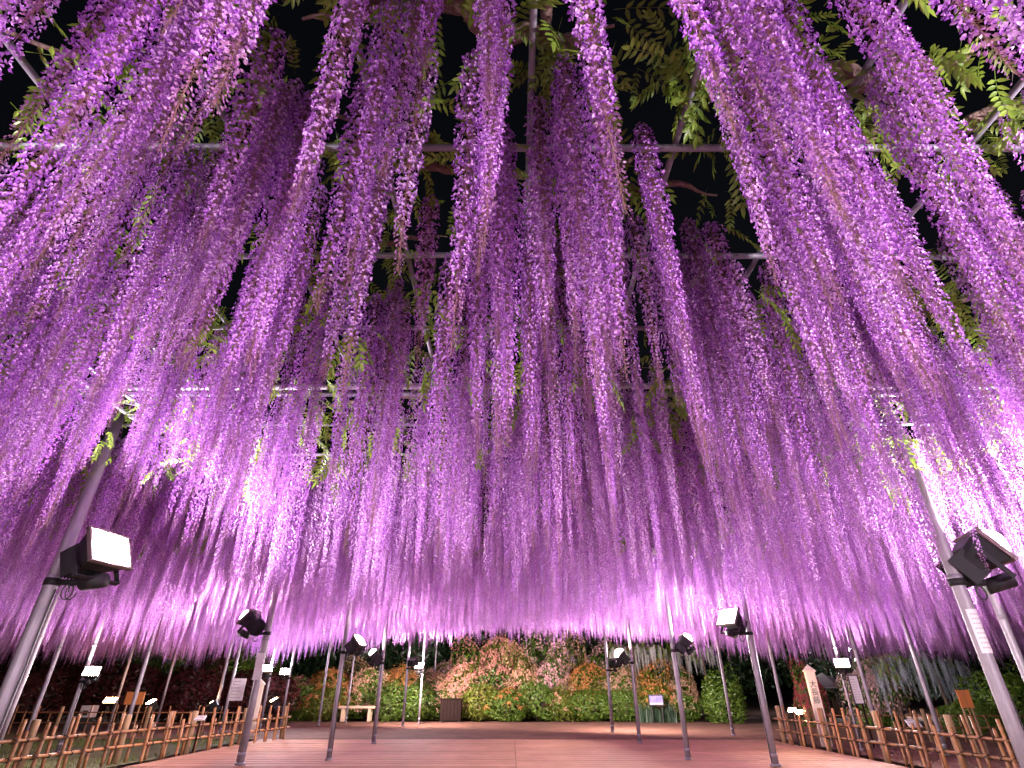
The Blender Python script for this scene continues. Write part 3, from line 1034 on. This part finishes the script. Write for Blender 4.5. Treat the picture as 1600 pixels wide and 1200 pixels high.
def notice(name, label, cat, px0, py0, px1, py1, d, m, frame=None, legs=2, lines=0, tilt=0.0, split=False):
    a, c = at_d(px0, py0, d), at_d(px1, py1, d)
    W, H = abs(c.x - a.x), abs(a.z - c.z)
    t = thing(name, label, cat, ((a.x + c.x) / 2, d, 0))
    zc = (a.z + c.z) / 2
    R = Matrix.Rotation(tilt, 3, 'X')
    MB().box((0, 0, zc), (W, .022, H), R, bev=.004).build('board', m, t)
    if frame is not None:
        f = MB()
        for sx in (-1, 1): f.box(Vector((0, 0, zc)) + R @ Vector((sx * (W / 2 + .012), 0, 0)), (.024, .035, H + .048), R)
        for sz in (-1, 1): f.box(Vector((0, 0, zc)) + R @ Vector((0, 0, sz * (H / 2 + .012))), (W - .001, .035, .024), R)
        f.build('frame', frame, t)
    for i in range(legs):
        x = 0 if legs == 1 else (-.36 + .72 * i) * W
        MB().box((x, .032, (zc + (H * .4 if tilt == 0 else 0)) / 2), (.035, .03, zc + (H * .4 if tilt == 0 else 0)), bev=.003).build('leg', M_CABIN if m is not M_ORANGE else M_POST, t)
    if lines:
        ln = MB()
        for i in range(lines):
            zz = H * (.36 - .72 * i / max(1, lines - 1))
            wl = W * random.uniform(.5, .8)
            ln.box(Vector((0, 0, zc)) + R @ Vector((-W * .40 + wl / 2, -.0125, zz)), (wl, .003, H * .22 / lines), R)
        ln.build('print', M_FAINT, t)['kind'] = 'stuff'
    if split:
        MB().box((0, -.013, zc), (.012, .004, H * .98)).build('seam', M_POST, t)
    return t
notice('notice_board', 'tall white notice board with faint print behind the right fence', 'notice board', 1325, 1056, 1350, 1099, 14.9, M_WHITE, M_DARK, 2, 9)
notice('notice_board', 'tall white notice board between two poles behind the left fence', 'notice board', 364, 1060, 378, 1095, 19.0, M_WHITE, None, 2, 6)
notice('orange_sign', 'square orange board with a centre seam behind the right fence', 'sign', 1493, 1078, 1523, 1106, 13.6, M_ORANGE, None, 2, 0, 0, True)
notice('orange_sign', 'small orange board behind a pole on the left lawn', 'sign', 199, 1081, 222, 1101, 18.2, M_ORANGE, None, 2, 0)
notice('tilted_placard', 'pink lit slanted placard low behind the right fence', 'placard', 1415, 1123, 1440, 1138, 12.6, M_WHITE, None, 1, 3, -.75)
notice('tilted_placard', 'small pale slanted placard low behind the left fence', 'placard', 306, 1117, 320, 1127, 14.0, M_WHITE, None, 1, 3, -.75)
# blue picture sign before the azaleas
a, c = at_d(1014, 1087, 25.2), at_d(1036, 1101, 25.2)
t = thing('picture_sign', 'small blue picture sign on thin legs in front of the azaleas', 'sign', ((a.x + c.x) / 2, 25.2, 0))
W, H, zc = c.x - a.x, a.z - c.z, (a.z + c.z) / 2
M_PIC = mat('lavender_print', (.20, .17, .45), .4, var=(.42, .38, .66), scale=9)
MB().box((0, 0, zc + H * .1), (W, .02, H * .8)).build('picture', M_PIC, t)
MB().box((0, -.001, zc - H * .40), (W, .022, H * .197)).build('caption_strip', M_WHITE, t)
f = MB()
for sx in (-1, 1): f.box((sx * (W / 2 + .02), 0, zc), (.04, .04, H + .08))
for sz in (-1, 1): f.box((0, 0, zc + sz * (H / 2 + .02)), (W - .001, .04, .04))
f.build('frame', M_DARK, t)
for sx in (-.4, .4): MB().box((sx * W, .03, zc / 2), (.035, .03, zc)).build('leg', M_DARK, t)
# plates on poles
t = thing('pole_plate', 'narrow lilac plate strapped to the pole by the left fence end', 'plate', (pA.x - .005, pA.y - .071, 1.56))
MB().box((0, 0, 0), (.14, .006, .46), bev=.002).build('plate', M_WHITE, t)
for z in (-.15, .15): MB().tube([(0.07 * math.cos(q), .07 + .07 * math.sin(q), z) for q in [i * PI / 8 for i in range(17)]], .004, 4).build('strap', M_DARK, t)
t = thing('paper_notice', 'white paper notice taped round the thick right pole', 'notice', (3.95, 5.0, 1.62))
b = MB()
n = 10
vs, fs = [], []
for j in (0, 1):
    for i in range(n + 1):
        q = -PI / 2 - .95 + 2.5 * i / n
        vs.append((.0580 * math.cos(q), .0580 * math.sin(q), -.17 + .34 * j))
for i in range(n): fs.append((i, i + 1, n + 2 + i, n + 1 + i))
b.add(vs, fs)
b.build('sheet', M_WHITE, t, True)
b = MB()
for r in range(8):
    z = .13 - r * .037
    m_ = random.randint(4, 6)
    for i in range(m_):
        q0 = -PI / 2 - .6 + 1.8 * i / 6
        q1 = q0 + .22
        b.add([(.0587 * math.cos(q), .0587 * math.sin(q), zz) for q, zz in ((q0, z - .006), (q1, z - .006), (q1, z + .006), (q0, z + .006))], [(0, 1, 2, 3)])
b.build('print', M_FAINT, t)['kind'] = 'stuff'
# brown cabinet, white box, bench
t = thing('brown_cabinet', 'low dark brown wooden cabinet tucked into the azaleas', 'cabinet', (-2.52, 26.0, 0))
MB().box((0, 0, .40), (.86, .5, .76), bev=.01).build('body', M_CABIN, t)
MB().box((0, 0, .80), (.98, .6, .04), bev=.01).build('lid', M_CABIN, t)
for i in range(6): MB().box((-.355 + .142 * i, -.262, .40), (.13, .02, .70), bev=.004).build('board', M_CABIN, t)
for sx in (-.36, .36): MB().box((sx, 0, .008), (.08, .46, .03)).build('foot', M_DARK, t)
t = thing('utility_box', 'small white box with a dark window behind the left fence', 'box', (at_d(140, 1108, 21).x, 21, 0))
MB().box((0, 0, .52), (.40, .3, .34), bev=.01).build('body', M_WHITE, t)
MB().box((0, -.155, .48), (.16, .012, .14)).build('window', M_DARK, t)
MB().box((0, 0, .17), (.3, .22, .36)).build('plinth', M_DARK, t)
t = thing('wooden_bench', 'plain wooden log bench in front of the left azaleas', 'bench', (at_d(562, 1100, 26.3).x, 26.0, 0))
for i in range(3): MB().box((0, -.16 + .16 * i, .50), (1.55, .145, .09), bev=.02).build('seat_slat', M_BENCH, t)
for sx in (-.55, .55): MB().box((sx, 0, .225), (.12, .40, .45), bev=.01).build('leg', M_BENCH, t)
# street lamps far off
for (px, py, d, lab) in ((279, 1036, 34, 'distant bluish street lamp over the left garden'), (1330, 1017, 34, 'distant bluish street lamp over the right garden')):
    p = at_d(px, py, d)
    t = thing('street_lamp', lab, 'street lamp', (p.x, d, -.1))
    MB().tube([(0, 0, 0), (0, 0, p.z - .1), (0, 0, p.z)], [.06, .045, .04], 8).build('post', M_DARK, t, True)
    MB().tube([(0, 0, p.z), (0, 0, p.z + .1), (0, 0, p.z + .24), (0, 0, p.z + .30)], [.10, .16, .13, .04], 10).build('lamp_globe', glow(COOL, 30), t, True)
    ld = bpy.data.lights.new('street_glow', 'POINT')
    ld.energy, ld.color, ld.shadow_soft_size = (1300 if px > 800 else 420), COOL, .18
    lo = link(bpy.data.objects.new('glow', ld), t)
    lo.location = (0, -.1, p.z - .25)
# grey parasol / tent roof on the right
p = at_d(1288, 1068, 24)
t = thing('canvas_parasol', 'grey canvas parasol behind the tall wooden marker', 'parasol', (p.x, 24, 0))
b = MB()
n = 8
vs = [(0, 0, p.z + .38)] + [(1.0 * math.cos(2 * PI * i / n), 1.0 * math.sin(2 * PI * i / n), p.z - .12) for i in range(n)] + [(0, 0, p.z + .34)] + [(.98 * math.cos(2 * PI * i / n), .98 * math.sin(2 * PI * i / n), p.z - .16) for i in range(n)]
fs = []
for i in range(n):
    j = (i + 1) % n
    fs += [(0, 1 + i, 1 + j), (n + 1, n + 2 + j, n + 2 + i), (1 + i, n + 2 + i, n + 2 + j, 1 + j)]
b.add(vs, fs)
b.build('canopy', M_CANVAS, t)
MB().tube([(0, 0, 0), (0, 0, p.z + .35)], .025, 8).build('pole', M_DARK, t)

# ------------------------------------------------------------------ shrubs and trees
def cloud(seed, n, leaf, inner=.7, lobes=9, bottom=-1.0, clumps=0):
    """leaf faces through an uneven crown of radius 1"""
    rr = np.random.default_rng(seed)
    cs = rr.normal(size=(lobes, 3))
    cs /= np.linalg.norm(cs, axis=1)[:, None]
    amp = rr.uniform(-.30, .46, lobes)
    b = MB()
    k = 0
    if clumps:
        cc = rr.normal(size=(clumps, 3))
        cc /= np.linalg.norm(cc, axis=1)[:, None]
    while k < n:
        d = rr.normal(size=3)
        if clumps: d = cc[rr.integers(clumps)] + d * .075
        d /= np.linalg.norm(d)
        r = 1 + float(np.sum(amp * np.exp(11 * (cs @ d - 1))))
        r *= inner + (1.04 - inner) * rr.random() ** .5
        if rr.random() < .07: r *= 1.1
        p = d * r
        if p[2] < bottom: continue
        nrm = Vector(d + rr.normal(size=3) * .55).normalized()
        a = nrm.orthogonal().normalized()
        q = rr.random() * 2 * PI
        a = (a * math.cos(q) + nrm.cross(a) * math.sin(q))
        bb = nrm.cross(a)
        s = leaf * rr.uniform(.6, 1.3)
        P = Vector(p)
        tt = float(rr.random())
        vs = [P - a * s, P + bb * s * .45 - nrm * s * .12, P + a * s, P - bb * s * .45 - nrm * s * .12]
        b.add(vs, [(0, 1, 2), (0, 2, 3)], tint=[tt] * 4)
        k += 1
    return b
LEAFC = [cloud(50 + i, 3000, .082, .60, 26, -.95) for i in range(4)]
FLOWC = [cloud(50 + i, 700, .060, .97, 26, -.35, 60) for i in range(4)]
FLOWD = [cloud(50 + i, 3000, .056, .96, 26, -.62, 420) for i in range(4)]
FULL_L = {}
def shared(kind, i, m):
    key = (kind, i, m.name)
    if key not in FULL_L: FULL_L[key] = {'leaf': LEAFC, 'few': FLOWC, 'many': FLOWD}[kind][i].mesh({'leaf': 'foliage', 'few': 'blossom', 'many': 'blossom'}[kind], m)
    return FULL_L[key]
def stems(t, h, n=5, r=.025):
    b = MB()
    for i in range(n):
        a = 2 * PI * i / n + random.random()
        b.tube([(0.05 * math.cos(a), .05 * math.sin(a), -.03), (.22 * h * math.cos(a), .22 * h * math.sin(a), h * .35), (.34 * h * math.cos(a), .34 * h * math.sin(a), h * .72)], [r, r * .7, r * .35], 5)
    b.build('stem', M_TRUNK, t, True)
def bush(x, d, rx, h, leafm, flower, many, label, group, z0=0.0, sparse=None):
    t = thing('azalea_bush', label, 'azalea bush', (x, d, z0), 0, group)
    i = random.randrange(4)
    rz = random.uniform(0, 2 * PI)
    o = obj('foliage', shared('leaf', i, leafm), t, (0, 0, h * .5), (0, 0, rz))
    o.scale = (rx, rx * .9, h * .54)
    o['kind'] = 'stuff'
    if flower:
        f = obj('blossom', shared('many' if many else 'few', i, M_AZ[flower]), t, (0, 0, h * .51), (0, 0, rz))
        f.scale = (rx * 1.02, rx * .92, h * .55)
        f['kind'] = 'stuff'
    stems(t, h)
    return t
AG = 'azalea bushes in the flower bed behind the deck'
COLW = {'orange': 'orange', 'coral': 'coral red', 'pink': 'pink', 'salmon': 'salmon', 'red': 'red', 'palepink': 'pale pink', 'white': 'white', 'lilac': 'lilac'}
xs1 = [-9.2, -7.9, -5.2, -4.1, -1.3, -.2, 1.0, 2.2, 3.4, 4.7, 6.1, 7.3]
fl1 = [None, 'orange', None, None, None, 'orange', None, 'salmon', None, None, 'orange', 'salmon']
for i, x in enumerate(xs1):
    lab = 'low %s azalea in the front row, %s from the fence end' % ('green leafy' if fl1[i] is None else 'green and ' + COLW[fl1[i]], ORD[i])
    bush(x + random.uniform(-.12, .12), 26.9 + random.uniform(-.15, .2), random.uniform(.78, .95), random.uniform(1.05, 1.35), M_BUSH[i % 3 == 1], fl1[i], False, lab, AG)
xs2 = [-9.8, -8.3, -6.7, -5.1, -3.5, -2.3, -.9, .5, 1.9, 3.4, 4.9, 6.4, 7.7]
fl2 = ['coral', 'orange', 'salmon', 'orange', 'salmon', 'coral', 'coral', 'salmon', 'pink', 'orange', 'salmon', 'orange', 'salmon']
for i, x in enumerate(xs2):
    h = 1.65 + .55 * math.exp(-((x - .8) / 3.2) ** 2) + random.uniform(-.1, .12)
    lab = '%s azalea in the middle row, %s from the fence end' % (COLW[fl2[i]], ORD[i])
    bush(x, 28.4 + random.uniform(-.2, .2), random.uniform(.95, 1.1), h, M_BUSH[i % 2], fl2[i], True, lab, AG)
xs3 = [-7.4, -5.4, -3.6, -2.0, -.4, 1.2, 2.7, 4.2, 5.8]
fl3 = ['salmon', 'orange', 'pink', 'coral', 'coral', 'pink', 'salmon', 'pink', 'orange']
for i, x in enumerate(xs3):
    h = 1.95 + 1.15 * math.exp(-((x - .6) / 3.0) ** 2) + random.uniform(-.12, .12)
    lab = 'tall %s azalea in the back row, %s from the fence end' % (COLW[fl3[i]], ORD[i])
    bush(x, 30.2 + random.uniform(-.2, .2), random.uniform(1.1, 1.3), h, M_BUSH[(i + 1) % 2], fl3[i], True, lab, AG)
bush(2.4, 31.2, 1.1, 3.5, M_BUSH[0], 'lilac', True, 'highest lilac flowered azalea at the top of the flower bed', AG)
# iris clump
t = thing('iris_clump', 'blue green iris leaves below the blue picture sign', 'iris', (5.9, 25.7, 0))
b = MB()
for i in range(230):
    x, y = random.uniform(-.75, .75), random.uniform(-.25, .25)
    h = random.uniform(.45, .8)
    a = random.uniform(0, PI)
    wv = Vector((math.cos(a), math.sin(a), 0)) * .016
    ln = Vector((random.gauss(0, .09), random.gauss(0, .09), 0))
    p = Vector((x, y, -.03))
    v = random.random()
    b.add([p - wv, p + wv, p + ln * .4 + wv * .8 + Vector((0, 0, h * .6)), p + ln * .4 - wv * .8 + Vector((0, 0, h * .6)), p + ln + Vector((0, 0, h))], [(0, 1, 2, 3), (3, 2, 4)], tint=[v] * 5)
o = b.build('blade', petal('iris_blade', (.03, .07, .035), (.07, .13, .07), .3, .2, .05), t)
o['kind'] = 'stuff'
# side garden shrubs
SG = 'shrubs in the side gardens'
side = [(-18.5, 24, 1.7, 2.0, 'darkred', 'dark dull red azalea bank at the far left end'), (-15.6, 25, 1.7, 1.9, 'darkred', 'dark dull red azalea bank behind the low white box'),
        (-12.9, 25.2, 1.6, 1.9, 'darkred', 'dark red azalea bank behind the orange sign on the left'), (-10.4, 25.6, 1.5, 1.8, 'darkred', 'dark red azalea bank behind the tall white board'),
        (-17.0, 28.5, 1.8, 2.7, None, 'tall dark shrub rising behind the left azalea banks'), (-13.0, 29, 1.8, 2.7, None, 'tall green shrub catching light behind the left azaleas'),
        (11.1, 23.0, .55, 1.6, 'red', 'bright red azalea left of the white notice board'), (13.0, 22.5, .8, 2.0, 'palepink', 'pale pink azalea right of the white notice board'),
        (14.6, 24.5, .9, 2.0, 'palepink', 'pale pink azalea farther along toward the weeping wisteria'), (8.6, 25.5, 1.0, 1.5, None, 'dark green shrub behind the far end of the right fence'),
        (15.5, 19.5, 1.1, 1.5, None, 'green shrub behind the square orange board'), (17.8, 20, 1.2, 1.9, None, 'green shrub at the far right edge'), (13.4, 18.6, .7, .9, None, 'small green shrub under the weeping wisteria')]
for (x, d, rx, h, fl, lab) in side:
    bush(x, d, rx, h, M_REDLEAF if fl == 'darkred' else M_BUSH[0], fl, True, lab, SG)
# trees behind everything
TREE_C = [cloud(80 + i, 5200, .055, .45, 26) .mesh('crown', M_DKLEAF) for i in range(3)]
def tree(x, d, h, r, label):
    t = thing('garden_tree', label, 'tree', (x, d, -.1), random.uniform(0, 6), 'dark trees behind the garden')
    k = MB()
    k.tube([(0, 0, 0), (.05, 0, h * .25), (0, .08, h * .55), (.05, 0, h * .85)], [.17, .13, .09, .03], 8)
    for i in range(6):
        a = random.uniform(0, 2 * PI)
        z = h * random.uniform(.3, .6)
        k.tube([(0.02, 0.02, z), (r * .35 * math.cos(a), r * .35 * math.sin(a), z + .12 * h), (r * .75 * math.cos(a), r * .75 * math.sin(a), z + .22 * h)], [.06, .04, .015], 5)
    k.build('trunk', M_TRUNK, t, True)
    c = obj('crown', random.choice(TREE_C), t, (0, 0, h * .58), (0, 0, random.uniform(0, 6)))
    c.scale = (r, r, h * .46)
    c['kind'] = 'stuff'
tr = [(-24, 33, 6.5, 3.0, 'dark tree at the far left behind the red azaleas'), (-18.5, 34, 6.0, 2.9, 'dark tree behind the pale wisteria on the left'), (-13.5, 33.5, 6.4, 2.8, 'dark tree behind the left street lamp'),
      (-9.2, 34, 6.2, 2.6, 'dark tree behind the fence end lamps'), (-5.0, 35, 6.0, 2.7, 'dark tree behind the wooden bench'), (-1.0, 35, 6.6, 2.8, 'dark green tree left of the top of the flower bed'),
      (3.4, 36, 6.6, 2.9, 'dark green tree right of the top of the flower bed'), (7.6, 37, 6.2, 2.7, 'dark tree behind the white wisteria'), (12, 33, 6.2, 2.8, 'dark tree behind the grey parasol'),
      (16.6, 32, 6.4, 3.0, 'dark tree behind the weeping wisteria'), (21.5, 30, 6.6, 3.1, 'dark tree at the far right behind the shrubs')]
for a in tr: tree(*a)
# pale wisterias in the background
def pale_wisteria(x, d, w_, top, m, label, n, rng_len, depth=1.6, dome=0.0, posts=4, seed=5):
    rr = random.Random(seed)
    t = thing('pale_wisteria', label, 'wisteria', (x, d, 0), 0, None)
    for i in range(posts):
        px = -w_ / 2 + w_ * (i + .5) / posts
        yy = rr.uniform(-.3, .3)
        MB().tube([(px, yy, -.05), (px + rr.uniform(-.06, .06), yy, top * .5), (px + rr.uniform(-.1, .1), yy, top * .92)], [.06, .05, .035], 7).build('trunk', M_TRUNK, t, True)
    b = MB()
    for i in range(8):
        a = (rr.uniform(-w_ / 2, w_ / 2), rr.uniform(-depth / 2, depth / 2), top * .92)
        b.tube([a, (a[0] + rr.uniform(-.8, .8), a[1] + rr.uniform(-.4, .4), top), (a[0] + rr.uniform(-1.2, 1.2), a[1], top * .96)], [.03, .025, .012], 5)
    b.build('branch', M_TRUNK, t, True)
    meshes = []
    for v in (0, 3, 5):
        me = LO[v].copy()
        me.materials[0] = m
        me.materials[1] = m
        meshes.append(me)
    for i in range(n):
        xx, yy = rr.uniform(-w_ / 2, w_ / 2), rr.uniform(-depth / 2, depth / 2)
        z = top * (1 - dome * (2 * xx / w_) ** 2) + rr.uniform(-.15, .1) - rr.random() ** 2 * .7 * (dome > 0 or n > 80)
        o = obj('raceme', meshes[i % 3], t, (xx, yy, z), (0, 0, rr.uniform(0, 6)))
        s = rr.uniform(*rng_len)
        o.scale = (1.1, 1.1, s)
    items = [((rr.uniform(-w_ / 2, w_ / 2), rr.uniform(-depth / 2, depth / 2), top * (1 - dome * .5) + rr.uniform(-.5, .2)), (rr.uniform(-.5, .5), rr.uniform(0, 1.2), rr.uniform(0, 6)), (1, 1, 1), rr.randrange(6)) for _ in range(int(40 * w_))]
    f = scatter('foliage', items, LEAF, t)
    f['kind'] = 'stuff'
    return t
pale_wisteria(7.2, 29.0, 5.0, 3.0, M_WHITEP, 'white wisteria on slim trunks right of the azalea bed', 150, (.55, 1.0), 2.0, 0, 6, 5)
pale_wisteria(14.2, 21.5, 3.0, 2.35, M_BLUELITP, 'blue lit white weeping wisteria dome behind the square orange board', 150, (.5, 1.1), 2.2, .25, 2, 6)
pale_wisteria(-17.2, 29.0, 3.6, 2.6, M_BLUELITP, 'blue lit white wisteria far off between poles on the left', 110, (.35, .7), 1.6, .15, 3, 7)
